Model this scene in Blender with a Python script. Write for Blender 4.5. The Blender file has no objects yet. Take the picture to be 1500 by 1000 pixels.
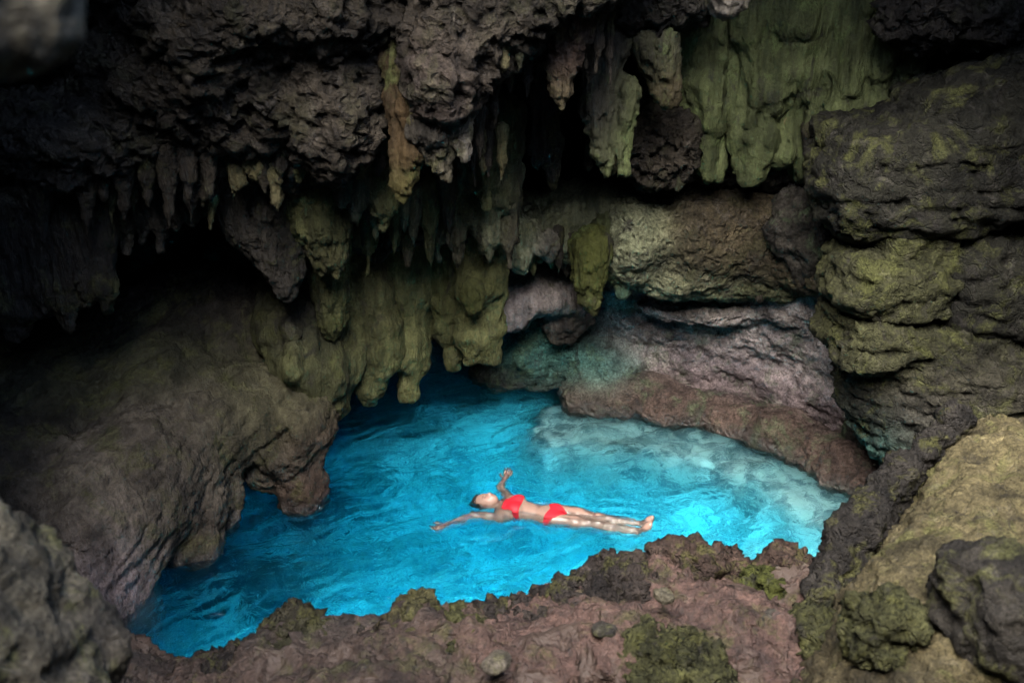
import bpy, math
import numpy as np
from mathutils import Vector, Matrix
R = math.radians
SC = bpy.context.scene
COL = SC.collection

# ------------------------------------------------------------------ camera
CAM = np.array([0.0, 0.0, 4.9]); PITCH = R(22.5); FPX = 1458.0
cd = bpy.data.cameras.new('camera'); cam = bpy.data.objects.new('camera', cd); COL.objects.link(cam)
cam.location = CAM; cam.rotation_euler = (R(90) - PITCH, 0, 0)
cd.sensor_width = 36.0; cd.lens = 36.0 * FPX / 1500.0; cd.clip_end = 200; cd.clip_start = 0.05
cd.dof.use_dof = True; cd.dof.focus_distance = 9.2; cd.dof.aperture_fstop = 2.2
SC.camera = cam
# ------------------------------------------------------------------ sky, sun, exposure
SUN_EL, SUN_AZ = 53.0, 192.0          # azimuth: where the sun stands, clockwise from +Y
w = bpy.data.worlds.new('World'); SC.world = w; w.use_nodes = True
nt = w.node_tree; bg = nt.nodes['Background']
sky = nt.nodes.new('ShaderNodeTexSky'); sky.sky_type = 'NISHITA'; sky.sun_disc = False
sky.sun_elevation = R(SUN_EL); sky.sun_rotation = R(SUN_AZ)
nt.links.new(sky.outputs[0], bg.inputs[0]); bg.inputs[1].default_value = 0.07
sl = bpy.data.lights.new('sun', 'SUN'); sun = bpy.data.objects.new('sun', sl); COL.objects.link(sun)
sl.energy = 1.5; sl.angle = R(45); sl.color = (1.0, 0.94, 0.84)
sd = Vector((math.sin(R(SUN_AZ)) * math.cos(R(SUN_EL)), math.cos(R(SUN_AZ)) * math.cos(R(SUN_EL)), math.sin(R(SUN_EL))))
sun.rotation_euler = sd.to_track_quat('Z', 'Y').to_euler(); sun.location = (0, 0, 12)
SC.view_settings.view_transform = 'Standard'; SC.view_settings.look = 'None'
SC.view_settings.exposure = 4.2; SC.view_settings.gamma = 1.0
SC.render.engine = 'CYCLES'
cy = SC.cycles
cy.use_denoising = True; cy.denoising_prefilter = 'ACCURATE'; cy.max_bounces = 8; cy.diffuse_bounces = 4; cy.glossy_bounces = 3
cy.transmission_bounces = 4; cy.transparent_max_bounces = 8; cy.volume_bounces = 2
cy.sample_clamp_indirect = 4.0; cy.caustics_reflective = False; cy.caustics_refractive = True
cy.blur_glossy = 1.0

# ------------------------------------------------------------------ pixels (1500 x 1000) to points
RGT = np.array([1.0, 0, 0]); FWD = np.array([0, math.cos(PITCH), -math.sin(PITCH)]); UP = np.array([0, math.sin(PITCH), math.cos(PITCH)])
def ray(u, v): return FWD + RGT * (u - 750) / FPX - UP * (v - 500) / FPX
def P(u, v, Y): d = ray(u, v); return CAM + d * (Y / d[1])
def PZ(u, v, z): d = ray(u, v); return CAM + d * ((z - CAM[2]) / d[2])
def M(u, v, Y): return float((P(u, v, Y) - CAM) @ FWD) / FPX          # metres in one pixel there

# ------------------------------------------------------------------ noise
_rng = np.random.RandomState(7)
_perm = _rng.permutation(256).astype(np.int32); _perm = np.concatenate([_perm, _perm, _perm])
_g = _rng.normal(size=(256, 3)); _g = (_g / np.linalg.norm(_g, axis=1)[:, None]).astype(np.float32)
def perlin(p):
    p = np.asarray(p, np.float32); i = np.floor(p).astype(np.int32); f = p - i; i &= 255
    u = f * f * f * (f * (f * 6 - 15) + 10); out = 0
    for dx in (0, 1):
        wx = u[:, 0] if dx else 1 - u[:, 0]; a = _perm[i[:, 0] + dx]
        for dy in (0, 1):
            wy = u[:, 1] if dy else 1 - u[:, 1]; b = _perm[a + i[:, 1] + dy]
            for dz in (0, 1):
                wz = u[:, 2] if dz else 1 - u[:, 2]; g = _g[_perm[b + i[:, 2] + dz]]
                out = out + wx * wy * wz * (g[:, 0] * (f[:, 0] - dx) + g[:, 1] * (f[:, 1] - dy) + g[:, 2] * (f[:, 2] - dz))
    return out * 1.6
def fbm(p, octs=3, gain=.5):
    o = 0; a = 1.0
    for k in range(octs): o = o + a * perlin(p * (2.03 ** k) + 17.3 * k); a *= gain
    return o
def ridge(p, octs=3):
    o = 0; a = 1.0
    for k in range(octs): o = o + a * (1 - 2 * np.abs(perlin(p * (2.1 ** k) + 31.7 * k))); a *= .5
    return o

# ------------------------------------------------------------------ solid fields: union of round shapes, meshed by surface nets
def rc(a, b, ra, rb, tint=None):                                  # tapered round bar
    a = np.array(a, float); b = np.array(b, float)
    lo = np.minimum(a - ra, b - rb); hi = np.maximum(a + ra, b + rb)
    def d(X, Y, Z):
        ab = b - a; L = max(ab @ ab, 1e-9)
        t = np.clip(((X - a[0]) * ab[0] + (Y - a[1]) * ab[1] + (Z - a[2]) * ab[2]) / L, 0, 1)
        return np.sqrt((X - a[0] - t * ab[0]) ** 2 + (Y - a[1] - t * ab[1]) ** 2 + (Z - a[2] - t * ab[2]) ** 2) - (ra + (rb - ra) * t)
    return (d, lo, hi, tint)
def el(c, r, tint=None, rot=None, box=0.0):                        # ellipsoid; box > 0 squares it off
    c = np.array(c, float); r = np.array(r, float); m = None if rot is None else np.array(rot.to_3x3().inverted())
    bb = r if m is None else np.abs(np.array(rot.to_3x3())) @ r
    e = 2 + box
    def d(X, Y, Z):
        x, y, z = X - c[0], Y - c[1], Z - c[2]
        if m is not None: x, y, z = (m[k, 0] * x + m[k, 1] * y + m[k, 2] * z for k in range(3))
        if box:
            k0 = (np.abs(x / r[0]) ** e + np.abs(y / r[1]) ** e + np.abs(z / r[2]) ** e) ** (1 / e)
            return (k0 - 1) * r.min()
        k0 = np.sqrt((x / r[0]) ** 2 + (y / r[1]) ** 2 + (z / r[2]) ** 2)
        k1 = np.sqrt((x / r[0] ** 2) ** 2 + (y / r[1] ** 2) ** 2 + (z / r[2] ** 2) ** 2)
        return k0 * (k0 - 1) / np.maximum(k1, 1e-6)
    return (d, c - bb, c + bb, tint)
def smin(a, b, k):
    h = np.maximum(k - np.abs(a - b), 0) / k
    return np.minimum(a, b) - h * h * k * .25

def nets(f, org, h):
    s = f < 0; n = np.array(f.shape)
    cnt = sum(s[i:n[0] - 1 + i, j:n[1] - 1 + j, k:n[2] - 1 + k].astype(np.int8) for i in (0, 1) for j in (0, 1) for k in (0, 1))
    act = (cnt > 0) & (cnt < 8); idx = np.argwhere(act)
    ids = np.full(act.shape, -1, np.int32); ids[act] = np.arange(len(idx))
    acc = np.zeros((len(idx), 3)); num = np.zeros(len(idx))
    C = [(i, j, k) for i in (0, 1) for j in (0, 1) for k in (0, 1)]
    for a in C:
        for b in C:
            if sum(b) - sum(a) == 1 and sum(abs(x - y) for x, y in zip(a, b)) == 1:
                fa = f[idx[:, 0] + a[0], idx[:, 1] + a[1], idx[:, 2] + a[2]]; fb = f[idx[:, 0] + b[0], idx[:, 1] + b[1], idx[:, 2] + b[2]]
                m = (fa < 0) != (fb < 0); t = fa[m] / (fa[m] - fb[m])
                acc[m] += np.array(a) + t[:, None] * (np.array(b) - np.array(a)); num[m] += 1
    v = (idx + acc / num[:, None]) * h + org
    Q = []
    for ax in range(3):
        b, c = (ax + 1) % 3, (ax + 2) % 3
        s0 = [slice(1, -1)] * 3; s1 = [slice(1, -1)] * 3
        s0[ax] = slice(0, -1); s1[ax] = slice(1, None)
        A, B = s[tuple(s0)], s[tuple(s1)]
        for inv, m in ((0, A & ~B), (1, ~A & B)):
            e = np.argwhere(m)
            off = np.ones(3, int); off[ax] = 0; e = e + off
            def cell(db, dc):
                q = e.copy(); q[:, b] += db; q[:, c] += dc; return ids[q[:, 0], q[:, 1], q[:, 2]]
            q = np.stack([cell(-1, -1), cell(0, -1), cell(0, 0), cell(-1, 0)], 1)
            Q.append(q[:, ::-1] if inv else q)
    q = np.concatenate(Q); return v, q[(q >= 0).all(1)]

def normals(v, q):
    n = np.cross(v[q[:, 2]] - v[q[:, 0]], v[q[:, 3]] - v[q[:, 1]]); o = np.zeros_like(v)
    for k in range(4): np.add.at(o, q[:, k], n)
    return o / np.maximum(np.linalg.norm(o, axis=1), 1e-12)[:, None]
def relax(v, q, it=1):
    for _ in range(it):
        o = np.zeros_like(v); c = np.zeros(len(v))
        for a in range(4):
            np.add.at(o, q[:, a], v[q[:, (a + 1) % 4]] + v[q[:, (a + 3) % 4]]); np.add.at(c, q[:, a], 2)
        v = .5 * v + .5 * o / np.maximum(c, 1)[:, None]
    return v
def grid(lo, hi, h):
    n = np.ceil((np.array(hi) - lo) / h).astype(int) + 1
    return [np.arange(n[k]) * h + lo[k] for k in range(3)]
def field(prims, h, k=.1, lo=None, hi=None, carve=(), pad=None, extra=(), k2=.01):
    pad = pad or 2.5 * h + .0
    al = list(prims) + list(extra)
    if lo is None: lo = np.min([p[1] for p in al], 0) - pad
    if hi is None: hi = np.max([p[2] for p in al], 0) + pad
    lo = np.array(lo, float); ax = grid(lo, hi, h); f = np.full([len(a) for a in ax], 9.0, np.float32)
    def sl(p, e):
        return tuple(slice(max(0, int((p[1][i] - e - lo[i]) / h)), max(0, int((p[2][i] + e - lo[i]) / h) + 2)) for i in range(3))
    for p, k in [(p, k) for p in prims] + [(p, k2) for p in extra]:
        s = sl(p, k + 2 * h); X, Y, Z = np.meshgrid(*[a[t] for a, t in zip(ax, s)], indexing='ij', sparse=True)
        if 0 in f[s].shape: continue
        f[s] = smin(f[s], p[0](X, Y, Z).astype(np.float32), k)
    for p in carve:
        s = sl(p, k + 2 * h); X, Y, Z = np.meshgrid(*[a[t] for a, t in zip(ax, s)], indexing='ij', sparse=True)
        if 0 in f[s].shape: continue
        f[s] = -smin(-f[s], p[0](X, Y, Z).astype(np.float32), k)
    return f, lo, ax

RIB = P(330, 540, 7.7) - P(70, 790, 6.9)
def displace(v, q, layers, seed=0):
    for amp, scale, kind in layers:
        n = normals(v, q); s = np.array(scale if hasattr(scale, '__len__') else (scale,) * 3, float)
        p = v / s + seed * 13.7
        if kind == 'rib':                                   # long folds running along RIB
            e1 = RIB / np.linalg.norm(RIB); e2 = np.cross(e1, (0, 0, 1)); e2 /= np.linalg.norm(e2); e3 = np.cross(e1, e2)
            vw = v + .07 * np.stack([fbm(v / .9, 2), fbm(v / .9 + 7, 2), fbm(v / .9 + 13, 2)], 1)
            p = np.stack([vw @ e1 / s[0], vw @ e2 / s[1], vw @ e3 / s[2]], 1) + seed; kind = 'r'
        if kind == 'warp':
            v = v + amp * np.stack([fbm(p, 2), fbm(p + 51.1, 2), fbm(p + 93.7, 2)], 1); continue
        d = {'n': lambda: fbm(p, 3), 'r': lambda: ridge(p, 2) - .5, 'b': lambda: 2 * np.abs(fbm(p, 2)) - .5,
             'c': lambda: -np.maximum(0, fbm(p, 3) - .25) * 2}[kind]()
        v = v + n * (amp * d)[:, None]
    return v

def mesh_obj(name, v, q, mat, parent=None, tint=None):
    me = bpy.data.meshes.new(name); nv, nq = len(v), len(q); sides = q.shape[1]
    me.vertices.add(nv); me.vertices.foreach_set('co', np.asarray(v, np.float32).ravel())
    me.loops.add(nq * sides); me.loops.foreach_set('vertex_index', q.astype(np.int32).ravel())
    me.polygons.add(nq); me.polygons.foreach_set('loop_start', np.arange(0, nq * sides, sides, dtype=np.int32))
    me.polygons.foreach_set('use_smooth', np.ones(nq, bool))
    me.update(calc_edges=True); me.validate()
    if tint is not None:
        at = me.attributes.new('tint', 'FLOAT_COLOR', 'POINT')
        at.data.foreach_set('color', np.concatenate([tint, np.ones((nv, 1))], 1).astype(np.float32).ravel())
    me.materials.append(mat)
    o = bpy.data.objects.new(name, me); COL.objects.link(o)
    if parent is not None: o.parent = parent
    return o
def tag(o, label=None, cat=None, group=None, kind=None):
    for k, x in (('label', label), ('category', cat), ('group', group), ('kind', kind)):
        if x: o[k] = x
    return o

# ------------------------------------------------------------------ stone colours (albedo)
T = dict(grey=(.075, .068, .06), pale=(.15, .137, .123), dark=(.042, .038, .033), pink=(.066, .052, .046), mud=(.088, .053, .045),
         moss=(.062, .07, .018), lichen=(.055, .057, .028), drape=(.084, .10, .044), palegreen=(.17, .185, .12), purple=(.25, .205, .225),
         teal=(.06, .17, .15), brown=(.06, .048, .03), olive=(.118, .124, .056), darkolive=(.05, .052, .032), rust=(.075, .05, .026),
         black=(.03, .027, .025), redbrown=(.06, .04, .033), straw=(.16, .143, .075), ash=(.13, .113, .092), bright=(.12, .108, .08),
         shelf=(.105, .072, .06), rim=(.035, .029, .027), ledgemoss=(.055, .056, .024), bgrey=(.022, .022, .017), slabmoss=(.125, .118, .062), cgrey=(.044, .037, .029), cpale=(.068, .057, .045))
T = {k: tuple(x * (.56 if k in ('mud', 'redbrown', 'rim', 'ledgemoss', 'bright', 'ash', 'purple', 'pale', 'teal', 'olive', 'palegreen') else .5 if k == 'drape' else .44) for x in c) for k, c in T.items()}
T['slabmoss'] = (.072, .061, .033); T['mauve'] = (.145, .127, .128); T['flowolive'] = (.047, .045, .028); T['flowash'] = (.062, .054, .045); T['patch'] = (.22, .2, .195)
def tints(v, prims, sharp=12., base=(.12, .11, .1)):
    W = np.full(len(v), 1e-4); Cc = W[:, None] * np.array(base)
    for p in prims:
        if p[3] is None: continue
        d = p[0](v[:, 0], v[:, 1], v[:, 2]); wt = np.exp(-np.clip(d, -.15, 3) * sharp); W += wt
        Cc += wt[:, None] * np.array(T[p[3]] if isinstance(p[3], str) else p[3])
    return Cc / W[:, None]

# ------------------------------------------------------------------ materials
def nodes(name):
    m = bpy.data.materials.new(name); m.use_nodes = True
    return m, m.node_tree.nodes, m.node_tree.links, m.node_tree.nodes['Principled BSDF']
def noise_node(N, L, vec, scale, detail=6, rough=.6, stretch=None, dist=0):
    n = N.new('ShaderNodeTexNoise'); n.inputs['Scale'].default_value = scale; n.inputs['Detail'].default_value = detail
    n.inputs['Roughness'].default_value = rough; n.inputs['Distortion'].default_value = dist
    if stretch:
        mp = N.new('ShaderNodeMapping'); mp.inputs['Scale'].default_value = stretch; L.new(vec, mp.inputs['Vector']); vec = mp.outputs[0]
    L.new(vec, n.inputs['Vector']); return n.outputs['Fac']
def ramp(N, L, x, lo, hi, c0=(0, 0, 0, 1), c1=(1, 1, 1, 1)):
    r = N.new('ShaderNodeValToRGB'); r.color_ramp.elements[0].position = lo; r.color_ramp.elements[1].position = hi
    r.color_ramp.elements[0].color = c0; r.color_ramp.elements[1].color = c1; L.new(x, r.inputs[0]); return r.outputs[0]
def mixc(N, L, fac, a, b, mode='MIX'):
    m = N.new('ShaderNodeMix'); m.data_type = 'RGBA'; m.blend_type = mode
    for sock, x in ((m.inputs['Factor'], fac), (m.inputs[6], a), (m.inputs[7], b)):
        if isinstance(x, (int, float)): sock.default_value = x
        elif isinstance(x, tuple): sock.default_value = tuple(x) + ((1,) if len(x) == 3 else ())
        else: L.new(x, sock)
    return m.outputs[2]
def math_node(N, L, op, a, b):
    m = N.new('ShaderNodeMath'); m.operation = op
    for s, x in zip(m.inputs, (a, b)):
        if isinstance(x, (int, float)): s.default_value = x
        else: L.new(x, s)
    return m.outputs[0]
def rock(name, moss=.3, mosscol=(.10, .11, .025), pale=.3, bump=.6, scale=1.0, streak=0.0, pits=.5, crack=0.0, grain=1.0, rough=(.55, .95), wet=.12, mud=None):
    m, N, L, b = nodes(name)
    g = N.new('ShaderNodeNewGeometry').outputs['Position']
    at = N.new('ShaderNodeAttribute'); at.attribute_name = 'tint'; col = at.outputs['Color']
    st = (1, 1, .18) if streak else None
    big = noise_node(N, L, g, 2.2 * scale, 3, .65, st); mid = noise_node(N, L, g, 9 * scale, 4, .7, st); fine = noise_node(N, L, g, 42 * scale, 4, .8)
    col = mixc(N, L, 1.0, col, ramp(N, L, big, .32, .70, (.45, .45, .47, 1), (1.65, 1.6, 1.5, 1)), 'MULTIPLY')
    col = mixc(N, L, 1.0, col, ramp(N, L, mid, .34, .68, (.6, .6, .6, 1), (1.4, 1.4, 1.4, 1)), 'MULTIPLY')
    col = mixc(N, L, 1.0, col, ramp(N, L, fine, .3, .72, (1 - .7 * grain,) * 3 + (1,), (1 + .8 * grain,) * 3 + (1,)), 'MULTIPLY')
    mo = noise_node(N, L, g, 3.1 * scale, 6, .72, None, .6)
    col = mixc(N, L, math_node(N, L, 'MULTIPLY', ramp(N, L, mo, .52, .62), moss), col, mixc(N, L, ramp(N, L, fine, .36, .64), tuple(c * .35 for c in mosscol), tuple(c * 1.7 for c in mosscol)))
    pa = noise_node(N, L, g, 6.5 * scale, 5, .75, None, .3)
    col = mixc(N, L, math_node(N, L, 'MULTIPLY', ramp(N, L, pa, .57, .66), pale), col, mixc(N, L, 1.0, mixc(N, L, .4, col, (.07, .065, .06)), (2.2, 2.15, 2.1), 'MULTIPLY'))
    dk = noise_node(N, L, g, 5.0 * scale, 5, .7, (1, 1, .5), 1.0)
    col = mixc(N, L, math_node(N, L, 'MULTIPLY', ramp(N, L, dk, .57, .68), .75), col, (.018, .016, .015))
    h = math_node(N, L, 'ADD', mid, math_node(N, L, 'MULTIPLY', fine, .5))
    vo = N.new('ShaderNodeTexVoronoi'); vo.inputs['Scale'].default_value = (4.5 if crack else 13) * scale; vo.feature = 'DISTANCE_TO_EDGE' if crack else 'F1'
    dn = N.new('ShaderNodeTexNoise'); dn.inputs['Scale'].default_value = 5 * scale; dn.inputs['Detail'].default_value = 2; L.new(g, dn.inputs['Vector'])
    vm = N.new('ShaderNodeVectorMath'); vm.operation = 'MULTIPLY_ADD'; L.new(dn.outputs['Color'], vm.inputs[0]); vm.inputs[1].default_value = (.5 / scale,) * 3 if crack else (.25, .25, .25); L.new(g, vm.inputs[2])
    L.new(vm.outputs[0], vo.inputs['Vector'])
    h = math_node(N, L, 'ADD', h, math_node(N, L, 'MULTIPLY', ramp(N, L, vo.outputs['Distance'], .0, .07 if crack else .55), crack or pits))
    if streak: h = math_node(N, L, 'ADD', h, math_node(N, L, 'MULTIPLY', noise_node(N, L, g, 16 * scale, 4, .6, (1, 1, .12)), streak))
    if mud:
        mk = ramp(N, L, noise_node(N, L, g, 2.4, 4, .6, None, .5), .53, .62)
        col = mixc(N, L, mk, col, mixc(N, L, 1.0, mud, ramp(N, L, fine, .25, .8, (.7, .7, .7, 1), (1.3, 1.3, 1.3, 1)), 'MULTIPLY'))
        h = math_node(N, L, 'MULTIPLY', h, math_node(N, L, 'SUBTRACT', 1.0, math_node(N, L, 'MULTIPLY', mk, .7)))
    sx = N.new('ShaderNodeSeparateXYZ'); L.new(g, sx.inputs[0])
    wb = ramp(N, L, math_node(N, L, 'ADD', sx.outputs['Z'], math_node(N, L, 'MULTIPLY', big, .35)), .24, .34, (1, 1, 1, 1), (0, 0, 0, 1))
    col = mixc(N, L, math_node(N, L, 'MULTIPLY', wb, .55), col, mixc(N, L, 1.0, col, (.3, .3, .28), 'MULTIPLY'))
    L.new(col, b.inputs['Base Color'])
    rr = N.new('ShaderNodeMapRange'); rr.inputs['To Min'].default_value = rough[0]; rr.inputs['To Max'].default_value = rough[1]
    L.new(mid, rr.inputs['Value']); L.new(math_node(N, L, 'MULTIPLY', rr.outputs[0], math_node(N, L, 'SUBTRACT', 1.0, math_node(N, L, 'MULTIPLY', wb, .6))), b.inputs['Roughness']); L.new(math_node(N, L, 'ADD', math_node(N, L, 'MULTIPLY', wb, .4), wet), b.inputs['Specular IOR Level'])
    bp = N.new('ShaderNodeBump'); bp.inputs['Strength'].default_value = bump; bp.inputs['Distance'].default_value = .06 / scale
    L.new(h, bp.inputs['Height']); L.new(bp.outputs[0], b.inputs['Normal'])
    return m
MAT = dict(pit=rock('pitted_limestone', moss=.25, mosscol=(0.034, 0.037, 0.014), pale=.4, bump=1.0, pits=.9),
           flow=rock('flowstone', moss=.45, mosscol=(0.051, 0.054, 0.018), pale=.12, bump=.85, pits=.15, streak=1.3, grain=.45),
           drape=rock('mossy_drapery', moss=.3, mosscol=(0.075, 0.102, 0.034), pale=.1, bump=.6, pits=.15, streak=1.6, grain=.45),
           wall=rock('wall_limestone', moss=.4, mosscol=(0.054, 0.082, 0.041), pale=.3, bump=.8, pits=.5),
           boulder=rock('lichened_boulder', moss=.6, mosscol=(0.048, 0.051, 0.016), pale=.3, bump=1.0, crack=.22),
           near=rock('near_stone', moss=.6, mosscol=(0.068, 0.068, 0.024), pale=.35, bump=1.0, crack=.15, scale=1.6),
           rim=rock('rim_stone', moss=.6, mosscol=(0.054, 0.054, 0.016), pale=.15, bump=1.0, pits=.9, scale=2.0),
           mud=rock('red_mud_rock', moss=.55, mosscol=(0.041, 0.042, 0.014), pale=.3, bump=.9, pits=.5, scale=1.8, mud=(.042, .029, .023), rough=(.4, .8), wet=.25))

# ------------------------------------------------------------------ the cave shell, open to the sky above the near side
HOLE = (1.2, 3.3, 2.1)
cav = [el((0.0, 8.4, 1.0), (4.7, 3.3, 3.3)), el((0.2, 3.6, 4.0), (4.6, 5.0, 2.3)), el((-3.2, 9.0, 1.8), (2.2, 2.4, 1.6)),
       el((0.2, 10.4, 3.2), (1.4, 1.6, 1.4)), el((0, 6.2, 0.2), (4.7, 2.8, 2.8)), el((0, 8.2, -1.2), (5.3, 4.6, 2.9)), el((0.3, 7.2, 3.8), (4.6, 3.2, 2.4)), el((-3.0, 7.0, 1.2), (2.2, 2.6, 2.4)), el((-2.2, 4.6, 2.4), (2.4, 2.4, 2.4)), el((2.8, 6.0, 1.8), (2.4, 2.6, 2.4)), rc((HOLE[0], HOLE[1], 4.5), (HOLE[0] + .5, HOLE[1] - .6, 10), HOLE[2], HOLE[2] + .8), rc((-.6, 3.0, 4.5), (-.8, 2.6, 10), 1.9, 2.3), rc((.3, .8, 4.8), (.3, .2, 10), 1.7, 2.3)]
f, lo, ax = field(cav, .075, .6, lo=(-6.2, -2.6, -3.4), hi=(6.2, 13, 7.6))
v, q = nets(-f, lo, .075)
v = displace(v, q, [(.30, 1.6, 'n'), (.14, .6, 'n'), (.06, (.3, .3, .5), 'r'), (.03, .16, 'n')], 1)
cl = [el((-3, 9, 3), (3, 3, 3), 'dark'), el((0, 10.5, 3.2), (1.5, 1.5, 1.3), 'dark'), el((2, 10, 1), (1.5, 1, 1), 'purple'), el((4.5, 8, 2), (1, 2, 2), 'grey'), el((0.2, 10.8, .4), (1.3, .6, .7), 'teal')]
shell = tag(mesh_obj('cave_wall', v, q, MAT['wall'], tint=tints(v, cl, 3.)), kind='structure')

def lump(u, v, Y, ru, rv, ry, tint, tilt=0, box=0.0):
    m = M(u, v, Y); return el(P(u, v, Y), (ru * m, ry, rv * m), tint, Matrix.Rotation(R(tilt), 4, 'Y') if tilt else None, box)
def drip(pts, tint, tip=None):                                  # (u, v, Y, radius in px) from the root down
    o = []
    for k in range(len(pts) - 1):
        a, b = pts[k], pts[k + 1]
        o.append(rc(P(*a[:3]), P(*b[:3]), a[3] * M(*a[:3]), b[3] * M(*b[:3]), tip if (tip and k == len(pts) - 2) else tint))
    return o
PITL = [(.10, .55, 'n'), (.055, .22, 'r'), (.03, .10, 'n'), (.022, (.09, .09, .12), 'b')]
FLOWL = [(.06, .5, 'n'), (.045, (.16, .16, .9), 'r'), (.02, (.07, .07, .3), 'r'), (.012, .07, 'n')]
SMOOTHL = [(.07, .6, 'n'), (.035, .25, 'n'), (.018, .1, 'r'), (.01, .05, 'n')]
def solid(name, prims, mat, h=.035, k=.15, layers=PITL, seed=1, parent=None, carve=(), sharp=12.):
    f, lo, ax = field(prims, h, k, carve=carve, pad=.12 + 3 * h)
    v, q = nets(f, lo, h); tn = tints(v, prims, sharp)
    v = displace(v, q, layers, seed)
    return mesh_obj(name, v, q, MAT[mat], parent, tn)

# ------------------------------------------------------------------ ceiling masses
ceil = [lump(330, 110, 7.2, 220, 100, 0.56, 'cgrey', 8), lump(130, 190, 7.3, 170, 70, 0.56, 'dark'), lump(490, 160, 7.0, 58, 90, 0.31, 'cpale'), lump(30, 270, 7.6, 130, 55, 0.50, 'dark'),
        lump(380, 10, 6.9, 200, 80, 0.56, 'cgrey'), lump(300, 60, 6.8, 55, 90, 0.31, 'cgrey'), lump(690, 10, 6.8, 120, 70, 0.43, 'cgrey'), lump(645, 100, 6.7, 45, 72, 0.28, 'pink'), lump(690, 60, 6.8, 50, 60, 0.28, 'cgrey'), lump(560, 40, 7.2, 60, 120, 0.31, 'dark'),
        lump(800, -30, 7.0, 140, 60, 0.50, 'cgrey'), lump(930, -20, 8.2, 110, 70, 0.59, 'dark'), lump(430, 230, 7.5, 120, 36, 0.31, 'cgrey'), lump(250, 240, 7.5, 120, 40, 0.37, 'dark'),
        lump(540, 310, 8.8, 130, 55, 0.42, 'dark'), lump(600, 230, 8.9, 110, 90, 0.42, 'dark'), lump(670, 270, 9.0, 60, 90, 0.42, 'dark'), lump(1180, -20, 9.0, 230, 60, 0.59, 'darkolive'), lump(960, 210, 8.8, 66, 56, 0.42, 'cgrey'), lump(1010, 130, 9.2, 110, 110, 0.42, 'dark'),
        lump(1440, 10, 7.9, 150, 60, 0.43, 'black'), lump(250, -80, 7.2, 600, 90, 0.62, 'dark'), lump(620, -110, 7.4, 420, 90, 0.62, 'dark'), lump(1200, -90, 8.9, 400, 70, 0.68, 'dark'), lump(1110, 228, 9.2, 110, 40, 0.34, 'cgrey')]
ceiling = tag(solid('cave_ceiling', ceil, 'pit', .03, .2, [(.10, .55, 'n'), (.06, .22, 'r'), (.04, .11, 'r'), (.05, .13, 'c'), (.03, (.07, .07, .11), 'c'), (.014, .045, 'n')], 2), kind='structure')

rg = np.random.RandomState(5)
FRINGE = [(300, 560, 228, 218, 7.2, 26, 46), (90, 310, 258, 260, 7.3, 20, 60), (-20, 120, 305, 300, 7.5, 12, 85), (560, 740, 330, 305, 8.5, 14, 46), (600, 770, 168, 50, 6.75, 15, 55), (330, 560, 300, 300, 8.0, 14, 60), (740, 930, 368, 376, 9.25, 20, 34), (930, 1210, 428, 430, 9.2, 7, 16), (860, 1010, 230, 258, 8.6, 10, 26),
          (1130, 1270, 205, 215, 8.6, 9, 24), (770, 900, 30, 40, 7.1, 8, 80), (570, 740, 420, 400, 9.1, 9, 60), (640, 740, 200, 220, 7.6, 8, 70)]
for u0, u1, v0, v1, Yf, n, ln in FRINGE:
    for k in range(n):
        t = (k + rg.uniform(.1, .9)) / n; u = u0 + (u1 - u0) * t; vv0 = v0 + (v1 - v0) * t + rg.uniform(-10, 8); l = ln * rg.uniform(.35, 1.3); r = rg.uniform(4.5, 10) * (.6 + .4 * l / ln); Yk = Yf + rg.uniform(-.18, .18)
        tt = ['cgrey', 'cpale', 'straw', 'olive', 'dark', 'cgrey', 'darkolive'][rg.randint(7)]
        solid('stalactite', drip([(u, vv0 - 26, Yk, r * 1.5), (u + rg.uniform(-3, 3), vv0 + l * .4, Yk, r * .8), (u + rg.uniform(-3, 3), vv0 + l, Yk, r * .15)], tt), 'flow', .02, .05, [(.014, (.05, .05, .3), 'r'), (.010, .05, 'n')], 100 + k, ceiling)

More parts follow.
